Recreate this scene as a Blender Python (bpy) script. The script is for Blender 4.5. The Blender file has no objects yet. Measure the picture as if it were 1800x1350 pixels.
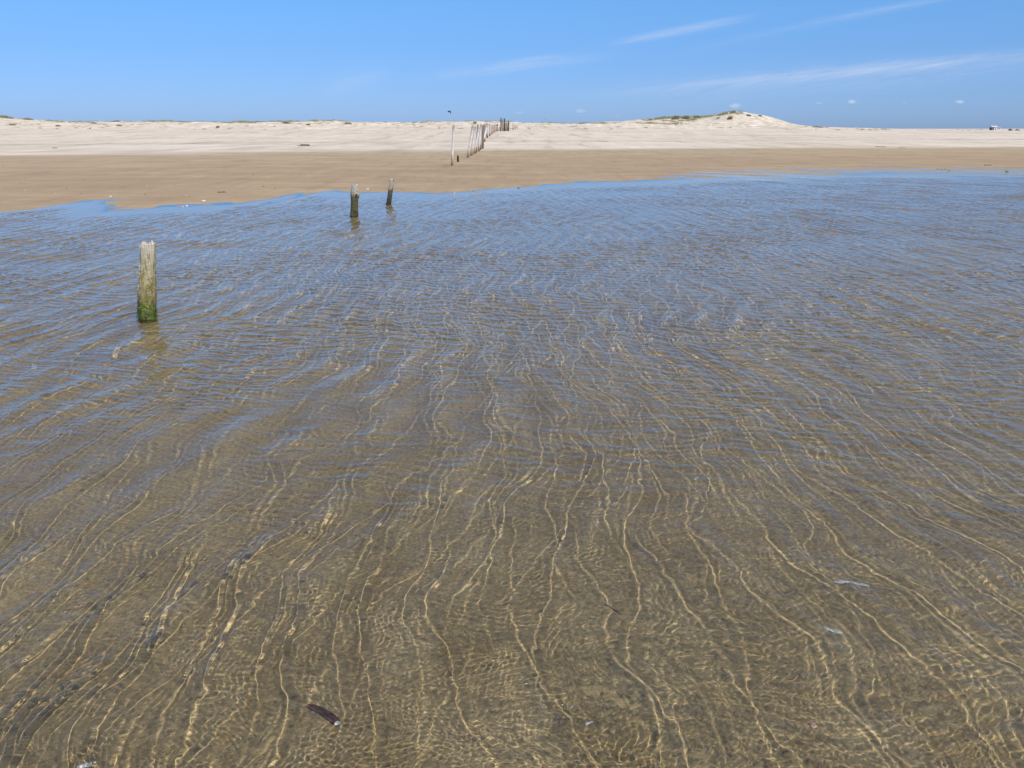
import bpy, bmesh, math, random
import numpy as np
from mathutils import Vector, Matrix
R = math.radians
sc = bpy.context.scene
COL = sc.collection

# ------------------------------------------------------------------ camera
CAM_H = 1.6                      # eye height above the water level (z = 0)
FPX = 1413.0                     # focal length in pixels of the 1800 px wide photograph
HORIZON = 226.0
PITCH = math.atan((675.0 - HORIZON) / FPX)
cd = bpy.data.cameras.new('camera')
cam = bpy.data.objects.new('camera', cd)
COL.objects.link(cam)
cam.location = (0, 0, CAM_H)
cam.rotation_euler = (math.pi / 2 - PITCH, 0, 0)
cd.sensor_width = 36.0
cd.lens = FPX / 1800.0 * 36.0
cd.clip_start = 0.05
cd.clip_end = 12000
sc.camera = cam

def ray(px, py):
    u = (px - 900.0) / FPX; v = (py - 675.0) / FPX
    return Vector((u, math.cos(PITCH) - v * math.sin(PITCH), -math.sin(PITCH) - v * math.cos(PITCH)))
def gnd(px, py, z=0.0):          # point of the level z seen at a pixel of the photograph
    d = ray(px, py); t = (z - CAM_H) / d.z
    return (d.x * t, d.y * t)
def at(px, py, Y):               # point at the distance Y seen at a pixel
    d = ray(px, py); t = Y / d.y
    return Vector((d.x * t, Y, CAM_H + d.z * t))
def tz(px, py):                   # tangents of a pixel's direction: sideways and up, per metre forward
    d = ray(px, py); return d.x / d.y, d.z / d.y
def refr(px, py, depth):         # point of the sea bed seen through flat water
    d = ray(px, py).normalized(); t = -CAM_H / d.z
    h = math.hypot(d.x, d.y); s = h / 1.333; tn = s / math.sqrt(1 - s * s)
    k = tn * depth / h
    return (d.x * t + d.x * k, d.y * t + d.y * k)

# ------------------------------------------------------------------ sky and sun
SUN_EL = R(52)
SUN_AZ = R(146)                  # clockwise from +y: behind the camera, to the right
w = bpy.data.worlds.new('World'); sc.world = w; w.use_nodes = True
nt = w.node_tree; nt.nodes.clear()
def N(t, **k):
    n = nt.nodes.new(t)
    for a, b in k.items():
        setattr(n, a, b)
    return n
def math_(tree, op, a, b=None, c=None, clamp=False):
    n = tree.nodes.new('ShaderNodeMath'); n.operation = op; n.use_clamp = clamp
    for i, x in enumerate((a, b, c)):
        if x is None: continue
        if isinstance(x, (int, float)): n.inputs[i].default_value = x
        else: tree.links.new(x, n.inputs[i])
    return n.outputs[0]
out = N('ShaderNodeOutputWorld'); bg = N('ShaderNodeBackground')
sky = N('ShaderNodeTexSky'); sky.sky_type = 'NISHITA'; sky.sun_disc = False
sky.sun_elevation = SUN_EL; sky.sun_rotation = SUN_AZ
sky.altitude = 0; sky.air_density = 1.0; sky.dust_density = 0.3; sky.ozone_density = 3.0
bg.inputs['Strength'].default_value = 0.13

tc = N('ShaderNodeTexCoord'); sx = N('ShaderNodeSeparateXYZ'); nt.links.new(tc.outputs['Generated'], sx.inputs[0])
DX, DY, DZ = sx.outputs
rp = N('ShaderNodeValToRGB'); el = rp.color_ramp.elements          # clearer, bluer air than the model's horizon
stops = [(0, (.34, .53, 1.10)), (.054, (.36, .555, 1.02)), (.085, (.375, .59, 1.0)), (.133, (.42, .69, 1.05)), (.3, (.60, .80, 1.06)), (.6, (.80, .92, 1.05)), (1, (.85, .92, 1.0))]
while len(el) < len(stops): el.new(.5)
for e, (p, c) in zip(el, stops): e.position = p; e.color = (*c, 1)
nt.links.new(DZ, rp.inputs[0])
mx = N('ShaderNodeMix', data_type='RGBA', blend_type='MULTIPLY'); mx.inputs[0].default_value = 1
nt.links.new(sky.outputs[0], mx.inputs[6]); nt.links.new(rp.outputs[0], mx.inputs[7])
# thin cirrus and a few far cumulus, laid out by direction (azimuth, elevation)
M_ = lambda *a, **k: math_(nt, *a, **k)
yy_ = M_('MAXIMUM', DY, .02); CU = M_('DIVIDE', DX, yy_); CV = M_('DIVIDE', DZ, yy_)
front = M_('GREATER_THAN', DY, .05)
def uvpx(px, py):
    d = ray(px, py); return d.x / d.y, d.z / d.y
cmb = N('ShaderNodeCombineXYZ'); nt.links.new(CU, cmb.inputs[0]); nt.links.new(CV, cmb.inputs[1])
def cnoise(sx_, sy_, rot, detail=5, rough=.6, dist=0.0):
    mp = N('ShaderNodeMapping'); mp.vector_type = 'TEXTURE'; mp.inputs['Rotation'].default_value = (0, 0, rot); mp.inputs['Scale'].default_value = (1 / sx_, 1 / sy_, 1)
    nt.links.new(cmb.outputs[0], mp.inputs[0]); n = N('ShaderNodeTexNoise'); n.inputs['Scale'].default_value = 1; n.inputs['Detail'].default_value = detail
    n.inputs['Roughness'].default_value = rough; n.inputs['Distortion'].default_value = dist
    nt.links.new(mp.outputs[0], n.inputs['Vector']); return n.outputs['Fac']
wisp = cnoise(13, 150, .15, 8, .72, 1.0)
wisp = M_('MULTIPLY', M_('SUBTRACT', wisp, .30), 2.6, clamp=True)
total = None
for (x0, y0, x1, y1, wd, st) in [(1070, 78, 1300, 34, 5.5, .38), (740, 136, 1050, 100, 8, .22), (870, 112, 980, 98, 4, .16), (1190, 92, 1640, -2, 6, .09), (1100, 160, 1860, 92, 9, .30), (1000, 172, 1900, 112, 22, .13),
                               (560, 160, 680, 128, 16, .12), (1400, 45, 1700, -10, 5, .12)]:
    a = uvpx(x0, y0); b_ = uvpx(x1, y1); L = math.hypot(b_[0] - a[0], b_[1] - a[1]); dx, dy = (b_[0] - a[0]) / L, (b_[1] - a[1]) / L
    du = M_('SUBTRACT', CU, a[0]); dv = M_('SUBTRACT', CV, a[1])
    s_ = M_('DIVIDE', M_('ADD', M_('MULTIPLY', du, dx), M_('MULTIPLY', dv, dy)), L)
    n_ = M_('DIVIDE', M_('SUBTRACT', M_('MULTIPLY', dv, dx), M_('MULTIPLY', du, dy)), wd / FPX)
    g1 = M_('EXPONENT', M_('MULTIPLY', M_('MULTIPLY', n_, n_), -1.0))
    c_ = M_('SUBTRACT', s_, .55); g2 = M_('EXPONENT', M_('MULTIPLY', M_('POWER', M_('ABSOLUTE', c_), 3.0), -11.0))
    v_ = M_('MULTIPLY', M_('MULTIPLY', g1, g2), st)
    total = v_ if total is None else M_('ADD', total, v_)
total = M_('MULTIPLY', total, M_('ADD', .12, M_('MULTIPLY', wisp, 1.15)))
puffn = cnoise(70, 150, 0, 5, .65)
for (x, y, rx, ry, st) in [(1292, 186, 13, 6, .6), (1497, 178.5, 10, 4.5, .75), (1440, 181, 9, 3, .3), (1687, 179, 11, 4, .6), (1590, 181, 8, 2.5, .2), (1021, 195, 13, 4.5, .35), (912, 198, 12, 3, .25), (1085, 203, 10, 3, .15)]:
    a = uvpx(x, y)
    p_ = M_('DIVIDE', M_('SUBTRACT', CU, a[0]), rx / FPX); q_ = M_('DIVIDE', M_('SUBTRACT', CV, a[1]), ry / FPX)
    g_ = M_('EXPONENT', M_('MULTIPLY', M_('ADD', M_('MULTIPLY', p_, p_), M_('MULTIPLY', q_, q_)), -1.3))
    v_ = M_('MULTIPLY', M_('MULTIPLY', M_('SUBTRACT', M_('MULTIPLY', M_('ADD', g_, -.35), 1.6), M_('MULTIPLY', M_('SUBTRACT', puffn, .45), 1.8)), 1.0, clamp=True), st)
    total = M_('ADD', total, M_('MULTIPLY', v_, .8))
total = M_('MULTIPLY', total, front)
mc = N('ShaderNodeMix', data_type='RGBA'); nt.links.new(total, mc.inputs[0]); nt.links.new(mx.outputs[2], mc.inputs[6])
mc.inputs[7].default_value = (5.6, 6.0, 6.9, 1)
nt.links.new(mc.outputs[2], bg.inputs['Color'])
nt.links.new(bg.outputs[0], out.inputs['Surface'])

sd = bpy.data.lights.new('sun', 'SUN'); sd.energy = 4.5; sd.angle = R(0.5); sd.color = (1.0, 0.935, 0.835)
sun = bpy.data.objects.new('sun', sd); COL.objects.link(sun)
sv = Vector((math.sin(SUN_AZ) * math.cos(SUN_EL), math.cos(SUN_AZ) * math.cos(SUN_EL), math.sin(SUN_EL)))
sun.rotation_euler = sv.to_track_quat('Z', 'Y').to_euler()
sd.cycles.is_caustics_light = True
sc.view_settings.view_transform = 'Standard'; sc.view_settings.look = 'None'
sc.view_settings.exposure = 0.0; sc.view_settings.gamma = 1.0; sc.view_settings.use_curve_mapping = False
cy = sc.cycles
cy.use_denoising = True
cy.max_bounces = 8; cy.transmission_bounces = 6; cy.glossy_bounces = 4; cy.diffuse_bounces = 2
cy.sample_clamp_indirect = 6.0
cy.use_adaptive_sampling = True; cy.adaptive_threshold = 0.02

# ------------------------------------------------------------------ helpers
def mesh_np(name, co, faces4, smooth=True):
    me = bpy.data.meshes.new(name)
    me.vertices.add(len(co)); me.vertices.foreach_set('co', np.ascontiguousarray(co, dtype=np.float32).ravel())
    nf = len(faces4)
    me.loops.add(nf * 4); me.polygons.add(nf)
    me.loops.foreach_set('vertex_index', np.ascontiguousarray(faces4, dtype=np.int32).ravel())
    me.polygons.foreach_set('loop_start', np.arange(0, nf * 4, 4, dtype=np.int32))
    me.polygons.foreach_set('use_smooth', np.full(nf, smooth))
    me.update(calc_edges=True)
    return me
def link(name, me, mat=None, parent=None, **props):
    o = bpy.data.objects.new(name, me); COL.objects.link(o)
    if mat: me.materials.append(mat)
    if parent: o.parent = parent
    for k, v in props.items(): o[k] = v
    return o
def fan(radii, angles):
    A, Rr = np.meshgrid(angles, radii)
    X = (Rr * np.sin(A)).ravel(); Y = (Rr * np.cos(A)).ravel()
    nr, na = len(radii), len(angles)
    i = np.arange((nr - 1) * (na - 1)); r = i // (na - 1); a = i % (na - 1)
    v = r * na + a
    F = np.stack([v, v + 1, v + na + 1, v + na], axis=1)
    return X, Y, F
def fan_angles(core, n_core, total, n_side):
    c = np.linspace(-core, core, n_core)
    s = core + (total - core) * (np.linspace(0, 1, n_side + 1)[1:] ** 1.5)
    return np.concatenate([-s[::-1], c, s])
def geom(a, b, n): return np.exp(np.linspace(math.log(a), math.log(b), n))
rng = np.random.RandomState(7)
def snoise(x, y, L0, octs=4, seed=0, ax=1.0, gain=0.5):
    """smooth noise in about -1..1 out of warped sine waves; L0 longest wavelength, ax stretches along x"""
    g = np.random.RandomState(seed); v = np.zeros_like(x); amp = 1.0; tot = 0
    for o in range(octs):
        L = L0 / (2.0 ** o)
        for _ in range(3):
            th = g.uniform(0, 2 * np.pi); ph = g.uniform(0, 2 * np.pi); k = 2 * np.pi / (L * g.uniform(.8, 1.3))
            ph2 = g.uniform(0, 6.28)
            v += amp * np.sin(k * (x / ax * np.cos(th) + y * np.sin(th)) + ph + 1.3 * np.sin(k * .61 * (x / ax * np.sin(th) - y * np.cos(th)) + ph2))
        tot += amp * 1.7; amp *= gain
    return v / tot
def sstep(a, b, x):
    t = np.clip((x - a) / (b - a), 0, 1); return t * t * (3 - 2 * t)

# ------------------------------------------------------------------ terrain height
SH = [(-200, 392), (0, 372), (60, 366), (130, 356), (188, 352), (212, 361), (195, 369), (330, 362), (430, 357), (505, 352), (525, 341), (580, 335),
      (640, 339), (690, 336), (760, 341), (870, 331), (1000, 322), (1130, 318), (1240, 310), (1400, 305), (1600, 303), (1800, 302), (2200, 301)]
_sx, _sy = [], []
for p in SH:
    if p == (212, 361) : continue
    g_ = gnd(*p); _sx.append(g_[0]); _sy.append(g_[1])
o_ = np.argsort(_sx); _sx = np.array(_sx)[o_]; _sy = np.array(_sy)[o_]
def shore_y(x): return np.interp(x, _sx, _sy)
PY = np.array([0, 8, 20, 35, 45, 70, 93, 108, 150, 190])       # metres behind the shoreline
PZ = np.array([0, .035, .10, .17, .24, .36, .54, 1.05, 1.15, 1.25])
# skyline of the sand: (photo x, photo y) of the crest, at the distance CREST
CREST = 260.0
SK = [(-900, 196), (-300, 203), (0, 206), (40, 210), (100, 214), (250, 215), (420, 216), (560, 214), (700, 216), (840, 214), (950, 217), (1020, 217.5), (1100, 217), (1300, 220), (1440, 223.5),
      (1560, 226.5), (1700, 229.5), (1800, 230.5), (2500, 231)]
_kx = np.array([tz(*p)[0] for p in SK]); _kz = np.array([CAM_H + tz(*p)[1] * CREST for p in SK])
# the high dune, its outline at the distance DUNE
DUNE = 300.0
DU = [(1000, 219), (1060, 215), (1110, 212.5), (1140, 210), (1180, 207), (1215, 206), (1250, 205), (1265, 201), (1290, 197), (1310, 199), (1335, 203), (1360, 208), (1385, 216), (1405, 220), (1450, 224)]
_dx = np.array([tz(*p)[0] for p in DU]); _dz = np.array([CAM_H + tz(*p)[1] * DUNE for p in DU])
def height(x, y):
    x = np.asarray(x, float); y = np.asarray(y, float)
    d = y - shore_y(x)
    right = sstep(2.0, 9.0, x)
    dep = -(0.080 + .050 * np.exp(-((y - 9.5) / 3.4) ** 2)) * (1 - np.exp(np.minimum(d, 0) / 4.0))
    land = np.interp(d, PY, PZ)
    z = np.where(d < 0, dep, land)
    near = np.exp(-(d / 9.0) ** 2)
    z = z + near * .004 * (1 - .6 * right) * snoise(x, y, 1.3, 3, 8, 1.6, .7) * (y < 60)
    z = z + near * 0.009 * (1 - .6 * right) * snoise(x, y, 5.0, 5, 3, 2.0, .6)
    # low sand ridges where the right hand side runs dry
    rid = np.sin(2 * np.pi * (y + .62 * x + .7 * snoise(x, y, 9, 3, 5, 2.0)) / 2.3) * (.75 + .6 * snoise(x, y, 7, 2, 6, 2.))
    z = z * (1 - .8 * right * np.exp(-(d / 5.0) ** 2)) + right * 0.019 * rid * np.exp(-((d - .8) / 4.2) ** 2)
    # beach beyond: soft mounds, then the dune line
    t = x / np.maximum(y, 1.0)
    far = sstep(60, 130, y)
    z = z + far * 0.05 * snoise(x, y, 22, 4, 11, 2.5)
    z = z + sstep(58, 85, y) * (.045 + .06 * sstep(150, 230, y)) * snoise(x, y, 4.5, 4, 13, 1.3, .75) * (1 - sstep(320, 400, y))
    crest = np.interp(t, _kx, _kz)
    s = sstep(165, CREST, y)
    hum = 0.42 * snoise(x, y, 17, 4, 21, 1.4, .6) * sstep(165, 215, y)
    z = np.where(y > 150, z + s * (crest - .12 - z) + hum * (.35 + .65 * sstep(1.2, 2.4, crest)), z)
    dun = np.where(y > 200, np.interp(t, _dx, _dz, left=0, right=0), 0)
    prof = np.exp(-np.abs((y - DUNE) / 46.0) ** 2.4)
    edge = sstep(-99, 0, 0)
    zd = (dun - 1.3) * prof + .25 * snoise(x, y, 14, 4, 31, 1.2) * prof * sstep(0.2, 3.0, dun - 1.3)
    z = np.where((dun > 0) & (prof > .02), np.maximum(z, 1.0 + zd + .3 * sstep(.02, .3, prof)), z)
    z = np.where(y > 340, z - sstep(340, 900, y) * (z - 0.3) * .9, z)
    return z

def mat(name):
    m = bpy.data.materials.new(name); m.use_nodes = True
    t = m.node_tree; b = t.nodes['Principled BSDF']; return m, t, b
def noise(t, vec, scale, detail=4, rough=.55, dist=0.0):
    n = t.nodes.new('ShaderNodeTexNoise'); n.inputs['Scale'].default_value = scale
    n.inputs['Detail'].default_value = detail; n.inputs['Roughness'].default_value = rough; n.inputs['Distortion'].default_value = dist
    t.links.new(vec, n.inputs['Vector']); return n.outputs['Fac']
def ramp(t, fac, stops, interp='LINEAR'):
    n = t.nodes.new('ShaderNodeValToRGB'); n.color_ramp.interpolation = interp
    while len(n.color_ramp.elements) < len(stops): n.color_ramp.elements.new(.5)
    for e, (p, c) in zip(n.color_ramp.elements, stops):
        e.position = p; e.color = (*c, 1) if len(c) == 3 else c
    t.links.new(fac, n.inputs['Fac']); return n.outputs['Color']
def mixc(t, fac, a, b, mode='MIX'):
    n = t.nodes.new('ShaderNodeMix'); n.data_type = 'RGBA'; n.blend_type = mode
    for s, x in ((n.inputs['Factor'], fac), (n.inputs[6], a), (n.inputs[7], b)):
        if isinstance(x, (int, float)): s.default_value = x
        elif isinstance(x, tuple): s.default_value = (*x, 1)
        else: t.links.new(x, s)
    return n.outputs[2]
def scaled(t, vec, s):
    n = t.nodes.new('ShaderNodeMapping'); n.inputs['Scale'].default_value = s
    t.links.new(vec, n.inputs['Vector']); return n.outputs['Vector']
def mrange(t, v, a, b, c=0.0, d=1.0):
    n = t.nodes.new('ShaderNodeMapRange'); n.clamp = True
    for i, x in enumerate((v, a, b, c, d)):
        if isinstance(x, (int, float)): n.inputs[i].default_value = x
        else: t.links.new(x, n.inputs[i])
    return n.outputs[0]
def attr(t, name):
    n = t.nodes.new('ShaderNodeAttribute'); n.attribute_name = name; return n.outputs['Fac']
def bump(t, b, h, strength, dist):
    n = t.nodes.new('ShaderNodeBump'); n.inputs['Strength'].default_value = strength; n.inputs['Distance'].default_value = dist
    t.links.new(h, n.inputs['Height']); t.links.new(n.outputs[0], b.inputs['Normal'])

# sand: dark under water, brown where damp, pale where dry
sand_m, t, b = mat('beach_sand')
P = t.nodes.new('ShaderNodeTexCoord').outputs['Object']
dry = attr(t, 'dry'); deep = attr(t, 'deep')
n_big = noise(t, scaled(t, P, (.22, .55, 1)), 1.0, 7, .7)
n_mid = noise(t, P, 3.0, 6, .6)
n_fine = noise(t, P, 260.0, 3, .7)
n_gr = noise(t, P, 60.0, 5, .7)
bed = ramp(t, n_gr, [(.25, (.22, .168, .095)), (.5, (.41, .325, .175)), (.75, (.60, .49, .29))])
bed = mixc(t, mrange(t, n_mid, .35, .7), bed, mixc(t, 1.0, bed, (.80, .77, .68), 'MULTIPLY'))
bed = mixc(t, mrange(t, n_fine, .66, .78, 0, .55), bed, (.42, .37, .30))
bed = mixc(t, mrange(t, n_fine, .34, .22, 0, .6), bed, (.045, .035, .028))
damp = ramp(t, n_big, [(.3, (.34, .25, .148)), (.5, (.41, .31, .188)), (.7, (.485, .375, .232))])
damp = mixc(t, mrange(t, n_mid, .3, .75, 0, .5), damp, (.31, .235, .155))
n_str = noise(t, scaled(t, P, (.06, .20, 1)), 1.0, 7, .72)
drys = ramp(t, n_str, [(.34, (.50, .43, .325)), (.46, (.58, .50, .39)), (.56, (.63, .54, .435)), (.66, (.69, .59, .48))])
n_spk = noise(t, scaled(t, P, (.8, 1.6, 1)), 1.4, 4, .7)
drys = mixc(t, mrange(t, n_spk, .60, .72, 0, .40), drys, (.33, .28, .20))
n_dn = noise(t, scaled(t, P, (.42, .20, 1)), 1.0, 6, .75); dune_a = attr(t, 'dune')  # dune mottling: hummock shading put into the sand colour, with greenish speckle
drys = mixc(t, math_(t, 'MULTIPLY', mrange(t, n_dn, .54, .64, 0, .85), dune_a), drys, (.36, .33, .19))
drys = mixc(t, math_(t, 'MULTIPLY', mrange(t, n_dn, .5, .4, 0, .6), dune_a), drys, (.78, .69, .57))
band = mrange(t, math_(t, 'ADD', attr(t, 'band'), math_(t, 'MULTIPLY', math_(t, 'SUBTRACT', n_str, .5), .9)), .45, .7, 0, .6)
drys = mixc(t, band, drys, (.40, .35, .29))
c = mixc(t, mrange(t, math_(t, 'ADD', deep, math_(t, 'MULTIPLY', math_(t, 'SUBTRACT', n_mid, .5), .25)), .3, .7), damp, bed)
c = mixc(t, mrange(t, math_(t, 'ADD', dry, math_(t, 'MULTIPLY', n_big, .3)), .10, .42, .55, 0), c, mixc(t, 1.0, c, (.84, .76, .70), 'MULTIPLY'))
dn = math_(t, 'ADD', dry, math_(t, 'MULTIPLY', math_(t, 'SUBTRACT', n_str, .5), .35))
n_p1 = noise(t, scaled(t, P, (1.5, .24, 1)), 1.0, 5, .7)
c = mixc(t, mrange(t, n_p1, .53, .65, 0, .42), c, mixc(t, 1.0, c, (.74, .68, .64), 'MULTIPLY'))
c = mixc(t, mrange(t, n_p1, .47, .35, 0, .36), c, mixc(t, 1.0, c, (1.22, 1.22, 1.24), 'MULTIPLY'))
n_p2 = noise(t, scaled(t, P, (.55, .06, 1)), 1.0, 5, .72)  # patches of hummock light and shade put into the dry sand colour
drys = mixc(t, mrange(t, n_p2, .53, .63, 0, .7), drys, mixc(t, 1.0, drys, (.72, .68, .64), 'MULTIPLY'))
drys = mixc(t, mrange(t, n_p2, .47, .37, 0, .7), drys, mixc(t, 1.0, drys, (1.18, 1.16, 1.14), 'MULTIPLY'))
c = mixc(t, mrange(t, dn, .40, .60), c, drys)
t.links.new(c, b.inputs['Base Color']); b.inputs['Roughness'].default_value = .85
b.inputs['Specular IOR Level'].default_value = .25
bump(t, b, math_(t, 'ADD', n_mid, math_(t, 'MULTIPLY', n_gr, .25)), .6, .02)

def build_ground():
    ang = fan_angles(R(40), 560, R(178), 60)
    rad = np.concatenate([geom(.25, 1.2, 30)[:-1], geom(1.2, 60, 620)[:-1], geom(60, 420, 420)[:-1], geom(420, 9000, 60)])
    X, Y, F = fan(rad, ang)
    Z = height(X, Y)
    Z += np.where(Z < .3, .004 * snoise(X, Y, .6, 3, 44), 0) * np.clip(1 - Y / 30, 0, 1)
    me = mesh_np('ground', np.stack([X, Y, Z], 1), F)
    d = Y - shore_y(X)
    dry = np.clip(.5 + (gndD(X, Y) ) / 44.0, 0, 1)
    a = me.attributes.new('dry', 'FLOAT', 'POINT'); a.data.foreach_set('value', dry.astype(np.float32))
    rr_ = np.exp(-((gndD(X, Y) - 27 - .10 * X) / 3.0) ** 2) * .8 + np.exp(-((gndD(X, Y) - 15) / 3.) ** 2) * .35
    a = me.attributes.new('band', 'FLOAT', 'POINT'); a.data.foreach_set('value', rr_.astype(np.float32))
    a = me.attributes.new('dune', 'FLOAT', 'POINT'); a.data.foreach_set('value', (sstep(175, 235, Y) * (1 - .9 * sstep(600, 900, Y))).astype(np.float32))
    a = me.attributes.new('deep', 'FLOAT', 'POINT'); a.data.foreach_set('value', np.clip(.5 - d / 2.5, 0, 1).astype(np.float32))
    o = link('sand_ground', me, sand_m, kind='structure')
    o.cycles.is_caustics_receiver = True
    return o
_bx, _by = zip(*[gnd(px, py, .2) for px, py in [(-600, 277), (0, 271.5), (400, 267), (700, 264.5), (900, 262), (1250, 260), (1500, 258.5), (1800, 258), (2400, 258)]])
def gndD(X, Y): return Y - np.interp(X / np.maximum(Y, 1), np.array(_bx) / np.array(_by), _by)
ground = build_ground()

# ------------------------------------------------------------------ water
WA = dict(A=1.0, B=1.0, C=1.0)
def waves(X, Y):
    g = np.random.RandomState(12)
    H = np.zeros_like(X)
    r = np.hypot(X, Y)
    cell = r * 0.0016                              # local vertex spacing
    # slow bending of the crests
    wx = .10 * np.sin(.9 * Y + 1.1 * X + .4) + .055 * np.sin(2.3 * Y - 1.3 * X + 2.) + .02 * np.sin(6.1 * Y + 2.7 * X) + .012 * np.sin(9.7 * Y - 6 * X + 1)
    wy = .08 * np.sin(1.3 * X + .7 * Y) + .03 * np.sin(3.7 * X - 1.9 * Y + 1) + .015 * np.sin(8.3 * X + 3.1 * Y)
    xx = (X + wx) * (1 + .010 * Y); yy = Y + wy
    def env(L, seed, lo=.25):
        e = snoise(X, Y, L, 2, seed); return lo + (1 - lo) * np.clip(.5 + .9 * e, 0, 1.3)
    # A: narrow ripple crests running away from the camera
    wig = .0012 * np.sin(83 * Y + 31 * X + 3) + .004 * np.sin(31 * Y + 9 * X) + .002 * np.sin(53 * Y - 17 * X + 1) + .010 * np.sin(13 * Y + 5 * X + 2)
    RS = np.zeros_like(X)
    for i in range(16):
        L = g.uniform(.19, .5); k = 2 * np.pi / L; th = g.normal(0, .10) + (0, 0, .22, 0, -.16, 0)[i % 6]; ph = g.uniform(0, 6.28)
        s = (.35 + .65 * (i * .618 % 1)) * WA['A']; g.uniform(0, 1)
        p = k * ((xx + wig * g.uniform(.4, 1.2)) * np.cos(th) + yy * np.sin(th)) + ph
        e = np.clip(.45 + .7 * np.sin(g.uniform(.6, 1.7) * yy + g.uniform(-2.9, 2.9) * xx + g.uniform(0, 6.28)), 0, 1)
        sg = np.maximum(g.uniform(.006, .0105), 1.1 * cell); w2 = (k * sg) ** 2; e = e / (1 + (sg / .032) ** 2) * 1.1
        RS += (s * 27.0 * sg * sg * e * np.exp((np.cos(p) - 1) / w2) * 1000) ** 3
    H += np.cbrt(RS) / 1000
    for i in range(10):
        L = g.uniform(.12, .42); k = 2 * np.pi / L; th = g.normal(0, .2); ph = g.uniform(0, 6.28)
        p = k * (xx * np.cos(th) + yy * np.sin(th)) + ph
        H += .050 * WA['A'] / k * (np.cos(p) + .2 * np.cos(2 * p)) * (.5 + .5 * np.sin(.9 * yy + g.uniform(-.9, .9) * xx + g.uniform(0, 6.28)))
    # B: short crests facing the camera, growing with the distance
    gB = (.42 + .58 * sstep(2.4, 6.5, Y + .1 * X)) * env(4.0, 61, .4) * 1.4
    for i in range(26):
        L = math.exp(g.uniform(math.log(.045), math.log(.26))); k = 2 * np.pi / L; th = math.pi / 2 + g.normal(0, .32) - .12; ph = g.uniform(0, 6.28)
        s = g.uniform(.016, .030) * WA['B']
        p = k * (xx * np.cos(th) + yy * np.sin(th)) + ph
        H += s / k * gB * np.clip(L / (3.0 * cell) - .7, 0, 1) * np.cos(p)
    # C: fine capillary ripples in patches
    for j in range(9):
        e = np.clip(snoise(X + .1 * wx, Y, (.28, .5, .9)[j % 3], 3, 80 + j, .8) * 2.6 - .5, 0, 1)
        th0 = g.uniform(0, math.pi)
        for i in range(6):
            L = math.exp(g.uniform(math.log(.010), math.log((.022, .03, .05)[j % 3]))); k = 2 * np.pi / L; th = th0 + g.normal(0, .9); ph = g.uniform(0, 6.28)
            s = g.uniform(.012, .027) * WA['C']
            p = k * ((xx + 1.5 * wig) * np.cos(th) + (yy + .8 * wig) * np.sin(th)) + ph
            H += s / k * e * np.clip(L / (3.0 * cell) - .7, 0, 1) * np.cos(p)
    return H
wat_m = bpy.data.materials.new('clear_sea_water'); wat_m.use_nodes = True
t = wat_m.node_tree; t.nodes.clear()
o_ = t.nodes.new('ShaderNodeOutputMaterial'); gl = t.nodes.new('ShaderNodeBsdfGlass')
gl.inputs['IOR'].default_value = 1.333; gl.inputs['Roughness'].default_value = 0.0; gl.inputs['Color'].default_value = (.97, .985, .98, 1)
t.links.new(gl.outputs[0], o_.inputs['Surface'])
def build_water():
    ang = fan_angles(R(47), 1380, R(110), 90)
    rad = np.concatenate([geom(.5, 1.45, 120)[:-1], geom(1.45, 46, 2000)])
    X, Y, F = fan(rad, ang)
    Hg = height(X, Y)
    calm = sstep(.003, .035, -Hg) * sstep(.3, 3.4, shore_y(X) - Y)
    Z = waves(X, Y) * (.012 + .988 * calm)
    keep = (Hg < .03) & (Y < 60)
    F = F[keep[F].any(axis=1)]
    used = np.zeros(len(X), bool); used[F.ravel()] = True
    idx = np.cumsum(used) - 1
    me = mesh_np('water', np.stack([X, Y, Z], 1)[used], idx[F])
    o = link('water', me, wat_m, kind='structure')
    o.cycles.is_caustics_caster = True
    return o
water = build_water()
print('verts', len(water.data.vertices), len(ground.data.vertices))

# ------------------------------------------------------------------ placing things
def hz(x, y): return float(height(np.array([x]), np.array([y]))[0])
def cast(px, py, start=3.0, end=900.0):
    """ground point seen at a pixel of the photograph"""
    d = ray(px, py); d = d / d.y
    ys = np.exp(np.linspace(math.log(start), math.log(end), 3000))
    g_ = CAM_H + d.z * ys - height(d.x * ys, ys)
    i = np.argmax(g_ < 0)
    if g_[i] >= 0: i = len(ys) - 1
    y = ys[i]; return Vector((d.x * y, y, hz(d.x * y, y)))
def upx(D): return D / FPX * 1.0          # metres per photo pixel at distance D (sizes across the view)

def thing(name, label, cat, loc, rotz=0.0, group=None):
    o = bpy.data.objects.new(name, None); COL.objects.link(o)
    o.empty_display_size = .1; o.location = loc; o.rotation_euler = (0, 0, rotz)
    o['label'] = label; o['category'] = cat
    if group: o['group'] = group
    return o
def bm_obj(name, bm, m, parent=None, smooth=True, **props):
    me = bpy.data.meshes.new(name); bmesh.ops.recalc_face_normals(bm, faces=bm.faces)
    bm.to_mesh(me); bm.free()
    for p in me.polygons: p.use_smooth = smooth
    return link(name, me, m, parent, **props)

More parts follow.
